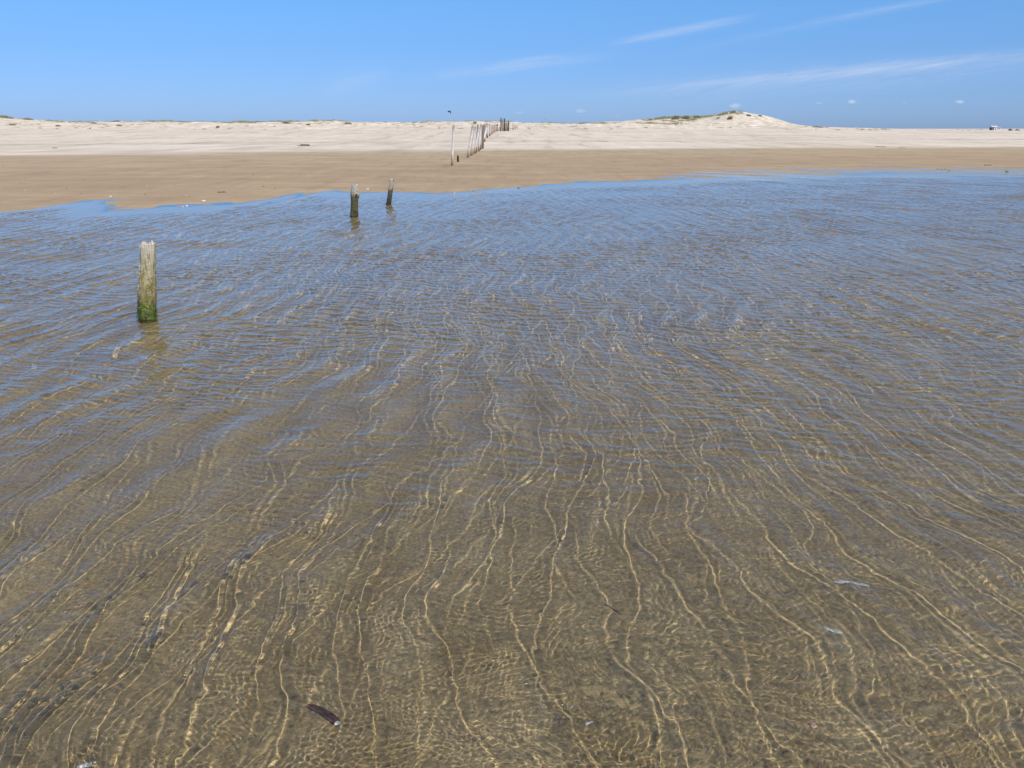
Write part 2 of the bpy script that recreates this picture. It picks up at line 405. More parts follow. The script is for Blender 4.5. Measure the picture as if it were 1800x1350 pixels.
# ------------------------------------------------------------------ weathered wood
def wood(name, stops, seed, green=None, rough_scale=1.0):
    """stops: (height, colour) from the foot up, with noise in the boundaries"""
    m, t, b = mat(name)
    P = t.nodes.new('ShaderNodeTexCoord').outputs['Object']
    s = t.nodes.new('ShaderNodeSeparateXYZ'); t.links.new(P, s.inputs[0])
    off = t.nodes.new('ShaderNodeMapping'); off.inputs['Location'].default_value = (seed * 3.1, seed * 1.7, 0); t.links.new(P, off.inputs[0]); Q = off.outputs[0]
    nb = noise(t, Q, 9.0 * rough_scale, 5, .65); ng = noise(t, scaled(t, Q, (60, 60, 5)), 1.0, 5, .6); nf = noise(t, Q, 70.0, 4, .7)
    top = stops[-1][0]
    z = math_(t, 'ADD', s.outputs[2], math_(t, 'MULTIPLY', math_(t, 'SUBTRACT', nb, .5), .22 * max(top, .3)))
    c = ramp(t, math_(t, 'DIVIDE', z, top), [(h / top, col) for h, col in stops])
    c = mixc(t, mrange(t, ng, .54, .38, 0, .85), c, mixc(t, 1.0, c, (.42, .38, .32), 'MULTIPLY'))
    c = mixc(t, mrange(t, nf, .58, .75, 0, .5), c, (.62, .58, .50))
    c = mixc(t, mrange(t, nf, .42, .28, 0, .7), c, (.05, .042, .03))
    if green:
        n2 = noise(t, Q, 14.0, 5, .7)
        gmask = math_(t, 'MULTIPLY', mrange(t, n2, .47, .60), mrange(t, z, green[1], green[0]))
        c = mixc(t, gmask, c, mixc(t, nf, (.07, .10, .010), (.36, .35, .06)))
    t.links.new(c, b.inputs['Base Color']); b.inputs['Roughness'].default_value = .85
    bump(t, b, math_(t, 'ADD', ng, math_(t, 'MULTIPLY', nf, .6)), 1.0, .02)
    return m
def post_bm(h, r0, r1, lean, seed, foot=.25, top=None, seg=22, bulge=None, rough=.06, groove=.07):
    """a round timber from -foot to h, tapering r0 -> r1, leaning by (dx, dy) at the top; top(angle) lowers the rim"""
    g = np.random.RandomState(seed); bm = bmesh.new(); rows = max(10, int((h + foot) / .03)) if h < 1.2 else 34
    gr = [(g.uniform(0, 6.28), g.uniform(.12, .3), g.uniform(.4, 1.0)) for _ in range(5)]
    ph = g.uniform(0, 6.28, 8); rings = []
    for i in range(rows + 1):
        f = i / rows; zz = -foot + (h + foot) * f; fz = max(zz, 0) / h; ring = []
        for j in range(seg):
            a = 2 * math.pi * j / seg; r = r0 + (r1 - r0) * fz
            r *= 1 + rough * (math.sin(2 * a + ph[0]) + .7 * math.sin(3 * a + ph[1] + 2.1 * fz) + .5 * math.sin(9 * zz / max(r0 * 6, .3) + ph[2] + a))
            r *= 1 + rough * .5 * g.normal()
            for (ga, gw, gd) in gr:
                da = (a - ga - .25 * math.sin(2.5 * zz + ga) + math.pi) % (2 * math.pi) - math.pi
                r *= 1 - groove * gd * math.exp(-(da / gw) ** 2)
            if bulge:
                for (bz, bw, ba, baw, bd) in bulge:
                    da = (a - ba + math.pi) % (2 * math.pi) - math.pi
                    r *= 1 + bd * math.exp(-((zz - bz) / bw) ** 2) * (math.exp(-(da / baw) ** 2) if baw else 1)
            zt = zz
            if top: zt = min(zz, h - top(a) - .006 * abs(g.normal()))
            ring.append(bm.verts.new((lean[0] * fz + r * math.cos(a), lean[1] * fz + r * math.sin(a), zt)))
        rings.append(ring)
    for A, B in zip(rings, rings[1:]):
        for j in range(seg): bm.faces.new((A[j], A[(j + 1) % seg], B[(j + 1) % seg], B[j]))
    inner = []                                            # end grain: an uneven cap
    for j in range(seg):
        v = rings[-1][j].co; c = Vector((lean[0], lean[1], 0)); q = c + (Vector((v.x, v.y, 0)) - c) * .5
        inner.append(bm.verts.new((q.x, q.y, v.z + g.uniform(-.02, .006) * min(1, r0 / .07))))
    for j in range(seg): bm.faces.new((rings[-1][j], rings[-1][(j + 1) % seg], inner[(j + 1) % seg], inner[j]))
    bm.faces.new(inner); bm.faces.new(list(reversed(rings[0])))
    return bm

# --- the three stumps standing in the water
def wpost(px, py):
    x, y = gnd(px, py, 0.0); return x, y
# nearest stump: barnacles round its middle, algae round its foot
x, y = wpost(258, 560); S = math.hypot(y, CAM_H) * math.cos(math.atan(-109 / FPX)) / FPX
T1 = at(260, 423, y); H1 = T1.z; LX = T1.x - x
w1 = wood('stump_wood_barnacled', [(0, (.06, .06, .02)), (.07, (.16, .15, .05)), (.20, (.42, .33, .16)), (.38, (.58, .48, .28)), (.52, (.64, .56, .38)), (.70, (.84, .77, .64))], 1, green=(.22, .68))
near = thing('timber_post', 'nearest and thickest weathered wooden stump in the water, green algae at its foot', 'post', (x, y, 0), 0, 'wooden stumps standing in the water')
def top1(a):
    d = (a - .5 + math.pi) % (2 * math.pi) - math.pi
    return .055 * math.exp(-(d / .55) ** 2) + .012 * math.sin(4 * a) + .012
sh = bm_obj('shaft', post_bm(H1, .077, .066, (LX, 0), 3, .3, top1, 40, [(.17, .05, 1, 0, .04), (.30, .10, 0, 0, .05), (.62, .03, 3.6, .5, .08)], .034, .17), w1, near)
sh.cycles.is_caustics_receiver = True
bar_m, t, b = mat('barnacle_shell'); P = t.nodes.new('ShaderNodeTexCoord').outputs['Object']
t.links.new(ramp(t, noise(t, P, 60, 3), [(.35, (.22, .18, .08)), (.55, (.50, .44, .28)), (.7, (.74, .68, .52))]), b.inputs['Base Color']); b.inputs['Roughness'].default_value = .8
bm = bmesh.new(); g = np.random.RandomState(5)
for i in range(520):
    z_ = np.clip(g.normal(.29, .075), .08, .5); a = g.uniform(0, 6.28)
    r = (.0765 - .011 * z_ / H1) * 1.0; s_ = g.uniform(.004, .012)
    c0 = Vector((r * math.cos(a) + LX * z_ / H1, r * math.sin(a), z_)); n_ = Vector((math.cos(a), math.sin(a), 0)); tv = Vector((-math.sin(a), math.cos(a), 0)); up = Vector((0, 0, 1))
    base = [bm.verts.new(c0 - n_ * .008 + (tv * math.cos(q) + up * math.sin(q)) * s_ * g.uniform(.8, 1.2)) for q in np.linspace(0, 6.28, 7)[:-1]]
    tip = [bm.verts.new(c0 - n_ * .003 + n_ * s_ * .7 + (tv * math.cos(q) + up * math.sin(q)) * s_ * .45) for q in np.linspace(0, 6.28, 7)[:-1]]
    for j in range(6): bm.faces.new((base[j], base[(j + 1) % 6], tip[(j + 1) % 6], tip[j]))
    bm.faces.new(tip)
bm_obj('barnacle_crust', bm, bar_m, near, False, kind='stuff')
alg_m, t, b = mat('green_algae'); P = t.nodes.new('ShaderNodeTexCoord').outputs['Object']
t.links.new(ramp(t, noise(t, P, 35, 3), [(.35, (.025, .05, .006)), (.55, (.08, .13, .012)), (.72, (.24, .28, .03))]), b.inputs['Base Color']); b.inputs['Roughness'].default_value = .6
bm = bmesh.new()
for i in range(520):                                     # wet weed fronds hanging round the foot, up the left side
    a = g.uniform(0, 6.28); side = .5 - .5 * math.cos(a - .3)
    z_ = abs(g.normal(0, .06)) + side * abs(g.normal(.06, .06)); r = .080; L = g.uniform(.012, .035)
    n_ = Vector((math.cos(a), math.sin(a), 0)); tv = Vector((-math.sin(a), math.cos(a), 0)); c0 = n_ * r * .97 + Vector((LX * z_ / H1, 0, z_))
    w_ = g.uniform(.002, .005); dn = Vector((0, 0, -L)) + n_ * g.uniform(.002, .008) + tv * g.normal(0, .006)
    v = [bm.verts.new(c0 - tv * w_), bm.verts.new(c0 + tv * w_), bm.verts.new(c0 + dn * .6 + tv * w_ + n_ * .003), bm.verts.new(c0 + dn), bm.verts.new(c0 + dn * .6 - tv * w_ + n_ * .003)]
    bm.faces.new(v)
bm_obj('algae_tufts', bm, alg_m, near, False, kind='stuff')
bm = bmesh.new()                                          # the pale torn splinters on the right of its top
for q in range(5):
    a = .1 + .16 * q; c0 = Vector((LX * .9 + .055 * math.cos(a), .055 * math.sin(a) - .02, H1 - .105 + .012 * q)); L = g.uniform(.045, .075)
    for k_ in range(1):
        e = [bm.verts.new(c0 + Vector((dx_, dy_, 0))) for dx_, dy_ in ((-.008, -.008), (.009, -.006), (.007, .008), (-.006, .007))]
        f_ = [bm.verts.new(c0 + Vector((dx_ - .006, dy_, L + g.uniform(-.01, .01)))) for dx_, dy_ in ((-.003, -.004), (.005, -.003), (.003, .004), (-.004, .003))]
        for j in range(4): bm.faces.new((e[j], e[(j + 1) % 4], f_[(j + 1) % 4], f_[j]))
        bm.faces.new(f_)
pale_m, t, b = mat('pale_bleached_wood'); P = t.nodes.new('ShaderNodeTexCoord').outputs['Object']
t.links.new(ramp(t, noise(t, P, 50, 4, .7), [(.3, (.42, .40, .36)), (.6, (.72, .70, .66))]), b.inputs['Base Color']); b.inputs['Roughness'].default_value = .8
bm_obj('splinter', bm, pale_m, near, False)

# middle stump with a knot, pale above and dark below
x, y = wpost(622.5, 381.5); S2 = y / FPX * 1.045; T2 = at(624, 323, y); H2 = T2.z
w2 = wood('stump_wood_knotted', [(0, (.02, .02, .012)), (.05, (.035, .035, .014)), (.20, (.085, .080, .036)), (.33, (.12, .11, .055)), (.385, (.20, .18, .09)), (.41, (.40, .36, .24)), (.47, (.46, .42, .33)), (.60, (.55, .52, .47)), (.66, (.55, .52, .47))], 4, green=(-.05, .30))
mid = thing('timber_post', 'dark wooden stump in the water with a knot hole below its pale top', 'post', (x, y, 0), 0, 'wooden stumps standing in the water')
sh = bm_obj('shaft', post_bm(H2, .077, .056, (T2.x - x, 0), 8, .25, lambda a: .012 + .01 * math.sin(3 * a), 32, [(H2 * .70, .075, 1, 0, .30), (H2 * .655, .05, -.35, .5, .25), (H2 * .05, .06, 0, 0, .06)], .02, .09), w2, mid)
sh.cycles.is_caustics_receiver = True
kn_m, t, b = mat('dark_knot_wood'); b.inputs['Base Color'].default_value = (.035, .028, .015, 1); b.inputs['Roughness'].default_value = .9  # near-black colour of the shallow knot dish
bm = bmesh.new(); a0 = -1.05; LX2 = (T2.x - x) * .665; cc = Vector((LX2 + .079 * math.cos(a0), .079 * math.sin(a0), H2 * .665)); n_ = Vector((math.cos(a0), math.sin(a0), 0)); tv = Vector((-math.sin(a0), math.cos(a0), 0))
rim = [bm.verts.new(cc + (tv * .022 * math.cos(q) + Vector((0, 0, .026 * math.sin(q)))) + n_ * .012) for q in np.linspace(0, 2 * math.pi, 13)[:-1]]
bot = [bm.verts.new(cc + (tv * .012 * math.cos(q) + Vector((0, 0, .016 * math.sin(q)))) + n_ * .008) for q in np.linspace(0, 2 * math.pi, 13)[:-1]]
for j in range(12): bm.faces.new((rim[j], rim[(j + 1) % 12], bot[(j + 1) % 12], bot[j]))
bm.faces.new(bot); bm_obj('knot', bm, kn_m, mid)

# far stump, thin and leaning to the right
x, y = wpost(683, 360); S3 = y / FPX * 1.045; T3 = at(689.5, 314, y); H3 = T3.z
w3 = wood('stump_wood_leaning', [(0, (.03, .028, .018)), (.12, (.07, .062, .034)), (.26, (.12, .105, .06)), (.31, (.19, .16, .09)), (.34, (.45, .36, .20)), (.40, (.52, .44, .32)), (.44, (.58, .56, .52)), (.60, (.62, .60, .57))], 9)
fr = thing('timber_post', 'thin dark stump leaning right in the water near the shore, with a white top', 'post', (x, y, 0), 0, 'wooden stumps standing in the water')
sh = bm_obj('shaft', post_bm(H3, .058, .045, (T3.x - x, .0), 12, .25, lambda a: .012 + .018 * math.cos(a), 28, [(H3 * .60, .03, 1, 0, .12)], .025, .08), w3, fr)
sh.cycles.is_caustics_receiver = True

# ------------------------------------------------------------------ the row of posts running up the beach
fw = [wood('bleached_post_wood', [(0, (.06, .035, .025)), (.08, (.17, .10, .06)), (.30, (.60, .48, .34)), (.50, (.86, .83, .78)), (1.2, (.86, .83, .78)), (1.55, (.48, .44, .39)), (1.9, (.60, .55, .48))], 21, rough_scale=.35),
      wood('grey_post_wood', [(0, (.07, .045, .03)), (.25, (.20, .13, .085)), (.55, (.50, .47, .45)), (1.3, (.42, .38, .36)), (1.9, (.30, .27, .25))], 25, rough_scale=.35),
      wood('brown_post_wood', [(0, (.09, .06, .045)), (.4, (.22, .15, .11)), (1.2, (.30, .22, .17)), (2.0, (.22, .17, .14))], 29, rough_scale=.35),
      wood('pink_picket_wood', [(0, (.30, .19, .14)), (.5, (.45, .30, .24)), (1.5, (.50, .36, .30)), (2.0, (.34, .26, .23))], 33, rough_scale=.35),
      wood('dark_post_wood', [(0, (.03, .022, .02)), (1.0, (.05, .035, .03)), (3.0, (.045, .035, .03))], 37, rough_scale=.35)]
GR = 'posts of the old fence running up the beach'
def fpost(bx, by, tx, ty, wpx, m, label, seed, name='fence_post', group=GR, dy=0.0):
    p = cast(bx, by); D = p.y; k = D / FPX / 1.05; tp = at(tx, ty, D)
    h = tp.z - p.z; r = wpx * k / 2 * 1.12
    o = thing(name, label, 'post', p, 0, group)
    bm_obj('shaft', post_bm(h, r * 1.05, r * .92, (tp.x - p.x, dy), seed, .3, lambda a: .02 + .03 * math.sin(a + seed) + .02 * math.sin(2 * a + seed * 2), 12, None, .05, .1), fw[m], o)
    return o, p, h
fpost(794.5, 291, 797.5, 219, 3.6, 0, 'tall lone white pole on the wet sand, first of the fence row', 50)
fpost(805, 284.5, 805, 273, 3.4, 4, 'short dark stub of a post on the wet sand beside the tall white pole', 51, 'post_stub')
rows_ = [(822.5, 277, 831.5, 219, 4.0, 0, 'white post leaning right, nearest of the leaning group on the beach'),
         (828.5, 273.5, 836, 221, 3.6, 0, 'leaning white post, second of the leaning group, dark brown at its foot'),
         (833.5, 271, 842, 227, 3.2, 0, 'shorter leaning white post third in the leaning group'),
         (836.5, 269, 840.5, 218.5, 2.8, 1, 'grey post rising behind the third leaning post'),
         (841.5, 266, 845.5, 219, 3.4, 0, 'white post, fifth of the leaning group, nearly upright'),
         (844.5, 263.5, 846, 217.5, 3.0, 1, 'grey upright post, sixth of the leaning group'),
         (848.5, 261.5, 849.5, 219, 3.4, 2, 'post with a reddish brown foot, where the wet sand ends'),
         (849, 249.5, 857.5, 218, 3.6, 0, 'white post leaning far right, last of the leaning group'),
         (852, 249, 852.5, 217, 2.6, 1, 'grey upright post beside the last leaning one'),
         (856.5, 242.5, 856, 216.5, 2.8, 1, 'grey post on the dry sand just past the leaning group'),
         (861, 239.7, 861, 218, 2.2, 1, 'thinner grey post on the dry sand, next after the leaning group')]
for i, (a, b_, c_, d_, w_, m_, lb) in enumerate(rows_): fpost(a, b_, c_, d_, w_, m_, lb, 60 + i)
pk = [(864.5, 236.5, 219, 1.7), (867, 234.5, 220, 1.6), (869.5, 233, 218.5, 1.6), (871.8, 231.8, 220.5, 1.4), (874, 230.7, 217, 1.7), (876.5, 230.4, 222.5, 1.5), (878.8, 230.2, 221, 1.4)]
for i, (a, b_, d_, w_) in enumerate(pk):
    fpost(a, b_, a + (.3 if i < 5 else 1.8), d_, w_, 3 if i != 4 else 2, ['first', 'second', 'third', 'fourth', 'dark, taller fifth', 'sixth, leaning,', 'last'][i] + ' of the thin pinkish pickets before the brushwood fence', 80 + i, 'picket', 'thin pinkish pickets of the fence row')
BR = 'tall stakes of the brushwood fence'
br = [(880.5, 230.8, 207, 1.6, 4, 'leftmost tall stake of the brushwood fence, with a dark tip'), (884, 230.6, 208.5, 1.3, 2, 'thin brown stake, second from left in the brushwood fence'),
      (887, 230.5, 208, 1.9, 4, 'thick black stake in the middle of the brushwood fence'), (891, 230.3, 212.5, 1.2, 2, 'thin brown stake right of the black stake'), (894, 230.3, 212, 1.7, 4, 'dark stake at the right end of the brushwood fence')]
for i, (a, b_, d_, w_, m_, lb) in enumerate(br): _, pb, _h = fpost(a, b_, a, d_, w_, m_, lb, 100 + i, 'fence_stake', BR)
for i, (a, b_, d_, w_, m_) in enumerate([(902, 228.4, 216, 1.5, 1), (905.4, 227.5, 218.5, 1.1, 3), (908, 222.5, 211.5, 1.0, 0)]):
    fpost(a, b_, a, d_, w_, m_, ['grey post just right of the brushwood fence', 'thin pinkish post between two others right of the brushwood fence', 'thin pale pole farthest right in the fence row'][i], 120 + i)
# brushwood panels: many thin uneven sticks between the stakes
stick_m, t, b = mat('brushwood'); P = t.nodes.new('ShaderNodeTexCoord').outputs['Object']
t.links.new(ramp(t, noise(t, scaled(t, P, (9, 9, 1)), 1, 4), [(.3, (.10, .07, .055)), (.5, (.26, .20, .16)), (.7, (.42, .35, .29))]), b.inputs['Base Color']); b.inputs['Roughness'].default_value = .9
def panel(x0, x1, by, t0, t1, label, seed):
    p0 = cast(x0, by); D = pb.y + .25; k = D / FPX / 1.05; g = np.random.RandomState(seed)
    o = thing('brushwood_panel', label, 'fence', ((x0 - 900) * k, D, hz((x0 - 900) * k, D)), 0, 'brushwood panels of the fence'); bm = bmesh.new()
    W = (x1 - x0) * k; n = int(W / .06)
    for i in range(n):
        xx = W * (i + g.uniform(0, 1)) / n; f = xx / W; h = ((by - (t0 + (t1 - t0) * f)) * k) * g.uniform(.62, 1.0); r = g.uniform(.03, .055); dx_ = g.normal(0, .06); yy_ = g.uniform(-.06, .06)
        A = [bm.verts.new((xx + r * math.cos(q), yy_ + r * math.sin(q), -.3)) for q in (0, 2.1, 4.2)]
        B = [bm.verts.new((xx + dx_ + .5 * r * math.cos(q), yy_ + .5 * r * math.sin(q), h)) for q in (0, 2.1, 4.2)]
        for j in range(3): bm.faces.new((A[j], A[(j + 1) % 3], B[(j + 1) % 3], B[j]))
    bm_obj('brushwood_sticks', bm, stick_m, o, False)
    for zz in (.35, 1.3):
        bm = bmesh.new(); bmesh.ops.create_cube(bm, size=1, matrix=Matrix.Translation((W / 2, .09, zz)) @ Matrix.Diagonal((W, .03, .05, 1)))
        bm_obj('binding_rail', bm, fw[4], o, False)
panel(880.8, 886.8, 230.6, 210, 213, 'taller brushwood panel left of the black stake', 5)
panel(887.2, 894, 230.4, 215, 217, 'lower brushwood panel right of the black stake', 6)
# the wire strung along the last posts
wm, t, b = mat('rusty_wire'); b.inputs['Base Color'].default_value = (.09, .07, .06, 1); b.inputs['Metallic'].default_value = .6; b.inputs['Roughness'].default_value = .6
bm = bmesh.new(); A0 = cast(861, 239.7); A1 = cast(902, 228.4)
A0 = Vector((A0.x, A0.y, A0.z + 1.5)); A1 = Vector((A1.x, A1.y, CAM_H + (226 - 220.4) / FPX / 1.1 * A1.y))
pr = None
for i in range(25):
    f = i / 24; c = A0.lerp(A1, f) - Vector((0, 0, .10 * math.sin(math.pi * (f * 3 % 1))))
    ring = [bm.verts.new(c + Vector((.012 * math.cos(q), 0, .012 * math.sin(q)))) for q in (0, 1.57, 3.14, 4.71)]
    if pr:
        for j in range(4): bm.faces.new((pr[j], pr[(j + 1) % 4], ring[(j + 1) % 4], ring[j]))
    pr = ring
wo = bm_obj('fence_wire', bm, wm); wo['label'] = 'thin sagging wire strung along the far posts at the brushwood fence'; wo['category'] = 'wire'

# ------------------------------------------------------------------ marram grass
grass_m, t, b = mat('marram_grass'); oi = t.nodes.new('ShaderNodeObjectInfo'); P = t.nodes.new('ShaderNodeTexCoord').outputs['Object']
c = ramp(t, noise(t, P, 3.0, 4, .7), [(.3, (.16, .17, .07)), (.5, (.29, .28, .13)), (.7, (.45, .40, .23))])
t.links.new(c, b.inputs['Base Color']); b.inputs['Roughness'].default_value = .8
brown_m, t, b = mat('dry_grass'); P = t.nodes.new('ShaderNodeTexCoord').outputs['Object']
t.links.new(ramp(t, noise(t, P, 2.0, 4, .7), [(.3, (.13, .10, .05)), (.5, (.26, .19, .10)), (.7, (.40, .31, .18))]), b.inputs['Base Color']); b.inputs['Roughness'].default_value = .85
def blades(bm, g, n, wx_, wy_, h, foot, ground_at=None, bw=.022):
    for i in range(n):
        a = g.uniform(0, 6.28); r = math.sqrt(g.uniform(0, 1)); x_ = wx_ / 2 * r * math.cos(a); y_ = wy_ / 2 * r * math.sin(a)
        z_ = foot if ground_at is None else ground_at(x_, y_)
        hh = h * g.uniform(.45, 1.0) * (1 - .45 * r * r); dx_, dy_ = g.normal(.12, .3) * hh, g.normal(0, .3) * hh; q = g.uniform(0, 3.14); u_ = Vector((math.cos(q), math.sin(q), 0)) * bw * g.uniform(.6, 1.4)
        c0 = Vector((x_, y_, z_ - .05)); c1 = c0 + Vector((dx_ * .35, dy_ * .35, hh * .62)); c2 = c0 + Vector((dx_, dy_, hh))
        v = [bm.verts.new(c0 - u_), bm.verts.new(c0 + u_), bm.verts.new(c1 + u_ * .7), bm.verts.new(c2), bm.verts.new(c1 - u_ * .7)]
        bm.faces.new(v)
CL = [(8, 207, 36, 6, 0, 'broad grass clump on the dune crest at the left edge of the picture'), (50, 210.5, 18, 4, 0, 'low grass clump right of the broad one at the left edge'),
      (165, 217, 10, 3.5, 0, 'dark green tuft standing alone on the left dune crest'), (205, 213.5, 14, 3, 1, 'pale dry tuft on the crest right of the lone dark tuft'),
      (22, 219.5, 12, 2.2, 1, 'low brown tuft on the sand below the broad left clump'), (102, 221.5, 9, 2.2, 1, 'small brown tuft on the sand below the left crest'), (210, 221, 11, 2.2, 0, 'small dark tuft low on the left sand slope'),
      (383, 224, 6, 4, 1, 'upright brown tuft in front of the green crest grass'), (505, 217, 18, 3, 1, 'brown tuft on the crest at the middle left'), (542, 219.5, 8, 3, 0, 'small dark green tuft under the crest near the middle left'),
      (612, 217, 13, 3.4, 0, 'dark green tuft on the crest above the two stumps'), (835, 216.5, 5, 4.5, 0, 'dark green bush of grass behind the leaning posts'),
      (1143, 211, 8, 3, 0, 'green tuft at the left foot of the high dune'), (1187, 209.5, 14, 8, 1, 'large brown clump on the left shoulder of the high dune'), (1205, 209, 13, 7.5, 1, 'second large brown clump on the left shoulder of the high dune'),
      (1225, 207.5, 11, 5.5, 1, 'smaller brown clump right of the two large ones on the dune'), (1283, 209.5, 9, 7, 1, 'dark clump on the dune face under its summit'), (1262, 208, 6, 2.5, 1, 'small flat tuft halfway up the dune face'),
      (1268, 201, 24, 3.5, 0, 'long green fringe of grass left of the dune summit'), (1288, 198, 12, 4, 0, 'green tuft on the very summit of the high dune'), (1303, 199, 8, 2.5, 0, 'low green tuft just right of the summit'),
      (1316, 203.5, 9, 3.5, 1, 'brown tuft on the right side of the dune summit'), (1336, 204, 7, 3, 1, 'last brown tuft on the right slope of the high dune'),
      (1438, 223.5, 20, 2.2, 0, 'flat green strip of grass beyond the right foot of the high dune')]
for i, (px, py, w_, h_, kind, lb) in enumerate(CL):
    p = cast(px, py + .4, 120, 420)
    if p.y > 400: p = cast(px, py + 1.6, 120, 420)
    if p.y > 400: p = cast(px, py + 4, 120, 420)
    k = p.y / FPX / 1.06; W = w_ * k; Hh = h_ * k * 1.1; g = np.random.RandomState(200 + i); bm = bmesh.new()
    blades(bm, g, int(260 + 90 * W), W, min(W, 3.0) * .8, max(Hh, .45), 0, lambda x_, y_, p=p: hz(p.x + x_, p.y + y_) - p.z, .035)
    o = bm_obj('grass_clump', bm, brown_m if kind else grass_m, None, False); o.location = p
    o['label'] = lb; o['category'] = 'grass clump'; o['group'] = 'grass clumps on the dunes'
# the rest of the grass along the crest
g = np.random.RandomState(77); bm = bmesh.new(); cl = []
def scat(n, x0, x1, y0, y1, dens=1.0, h=.55):
    for _ in range(n): cl.append((g.uniform(x0, x1), g.uniform(y0, y1), h))
_T = []
def scatter_world(n, u0, u1, Y0, Y1, h, wide):
    for _ in range(n):
        Y = g.uniform(Y0, Y1); u = g.uniform(u0, u1) / FPX / 1.05; _T.append((u * Y, Y, h * g.uniform(.5, 1.2), wide * g.uniform(.5, 1.5)))
scatter_world(700, -900, 0, 243, 276, .62, 1.9)
scatter_world(420, -640, -330, 243, 272, .78, 2.4)
scatter_world(220, -60, 160, 240, 270, .62, 1.6)
scatter_world(320, 120, 330, 240, 285, .62, 2.2)
scatter_world(160, 220, 400, 275, 300, .8, 2.2)
scatter_world(420, -900, 700, 185, 245, .38, 1.3)
scatter_world(110, 500, 900, 225, 262, .30, 1.3)
TX = np.array([q[0] for q in _T]); TY = np.array([q[1] for q in _T]); TZ = height(TX, TY)
dens_ = snoise(TX, TY, 30, 3, 91, 1.5)
for (x_, y_, h_, w_), z_, dd in zip(_T, TZ, dens_):
    if dd < -.12: continue
    n0 = len(bm.verts); blades(bm, g, int(26 + 16 * w_), w_, w_ * .6, h_, 0, None, .03); bm.verts.ensure_lookup_table()
    off_ = Vector((x_, y_, z_))
    for v in list(bm.verts)[n0:]: v.co += off_
o = bm_obj('dune_grass', bm, grass_m, None, False, kind='stuff'); o['label'] = 'thin marram grass growing along the sand crest'; o['category'] = 'grass'

# ------------------------------------------------------------------ far right: hut, white box, bushes
wht, t, b = mat('white_painted_boards'); P = t.nodes.new('ShaderNodeTexCoord').outputs['Object']
t.links.new(ramp(t, noise(t, scaled(t, P, (.5, .5, 5)), 1, 3), [(.3, (.70, .68, .64)), (.7, (.82, .80, .77))]), b.inputs['Base Color']); b.inputs['Roughness'].default_value = .6
dkb, t, b = mat('dark_blue_grey'); b.inputs['Base Color'].default_value = (.10, .13, .18, 1); b.inputs['Roughness'].default_value = .7  # dark blue-grey for the left part, gap, door and stilts
rfm, t, b = mat('pale_roof_felt'); b.inputs['Base Color'].default_value = (.62, .55, .54, 1); b.inputs['Roughness'].default_value = .8
gls, t, b = mat('window_glass'); b.inputs['Base Color'].default_value = (.06, .07, .09, 1); b.inputs['Roughness'].default_value = .1
D = 420.0; k = D / FPX / 1.05; hx = (1752 - 900) * k; gz = min(hz(hx, D), CAM_H - 4.5 * k)
hut = thing('beach_hut', 'small white hut with a dark side, alone on the far right horizon', 'hut', (hx, D, gz), R(-8)); hut.scale = (.86, 1, 1)
def boxp(name, m, x0, x1, y0, y1, z0, z1, parent):
    bm = bmesh.new(); bmesh.ops.create_cube(bm, size=1, matrix=Matrix.Translation(((x0 + x1) / 2, (y0 + y1) / 2, (z0 + z1) / 2)) @ Matrix.Diagonal((x1 - x0, y1 - y0, z1 - z0, 1)))
    bmesh.ops.bevel(bm, geom=bm.edges[:], offset=min(.015, (z1 - z0) / 5), segments=1)
    return bm_obj(name, bm, m, parent, False)
Z0 = (CAM_H - 4.6 * k) - gz; Ht = 8.8 * k; zf = Z0 + .35
for xx in (-2.2, -.7, .8, 2.2):
    for yv in (.2, 2.8): boxp('stilt', dkb, xx - .08, xx + .08, yv - .08, yv + .08, -.4, zf, hut)
wl = boxp('wall', wht, -2.3, .55, 0, 3, zf, zf + Ht - .75, hut)
boxp('annex_wall', wht, .9, 2.3, .15, 3, zf, zf + Ht - 1.05, hut)
boxp('dark_left_part', dkb, -2.35, -1.15, -.06, 3.03, zf + .05, zf + Ht - .95, hut)  # dark block in place of the open left side
boxp('dark_gap_fill', dkb, .55, .9, .5, 3, zf, zf + Ht - 1.05, hut)  # dark block filling the gap between the white parts
dr = boxp('door', dkb, -.55, -.1, -.04, .02, zf + .02, zf + 1.2, hut); boxp('handle', wht, -.2, -.15, -.08, -.03, zf + .55, zf + .62, dr)
wn = boxp('window', wht, 1.25, 1.95, .08, .16, zf + .55, zf + 1.15, hut); boxp('pane', gls, 1.32, 1.88, .06, .09, zf + .62, zf + 1.08, wn)
bm = bmesh.new(); zt = zf + Ht - .75
vs = [bm.verts.new(v) for v in ((-2.6, -.3, zt), (.8, -.3, zt), (.8, 3.3, zt), (-2.6, 3.3, zt), (-2.6, 1.5, zt + .55), (.8, 1.5, zt + .55))]
for f in ((0, 1, 5, 4), (3, 4, 5, 2), (0, 4, 3), (1, 2, 5), (0, 3, 2, 1)): bm.faces.new([vs[i] for i in f])
bm_obj('roof', bm, rfm, hut, False); boxp('annex_roof', rfm, .8, 2.5, -.1, 3.2, zf + Ht - 1.05, zf + Ht - .93, hut)
D = 300.0; k = D / FPX / 1.05; bx_ = (1696 - 900) * k; zb = hz(bx_, D)
bb = thing('storage_box', 'tiny white box on the sand left of the far hut', 'box', (bx_, D, max(zb, CAM_H - 4.3 * k)), .3)
boxp('box_body', wht, -.42, .42, -.3, .3, -.3, .38, bb); boxp('lid', rfm, -.45, .45, -.33, .33, .383, .45, bb)
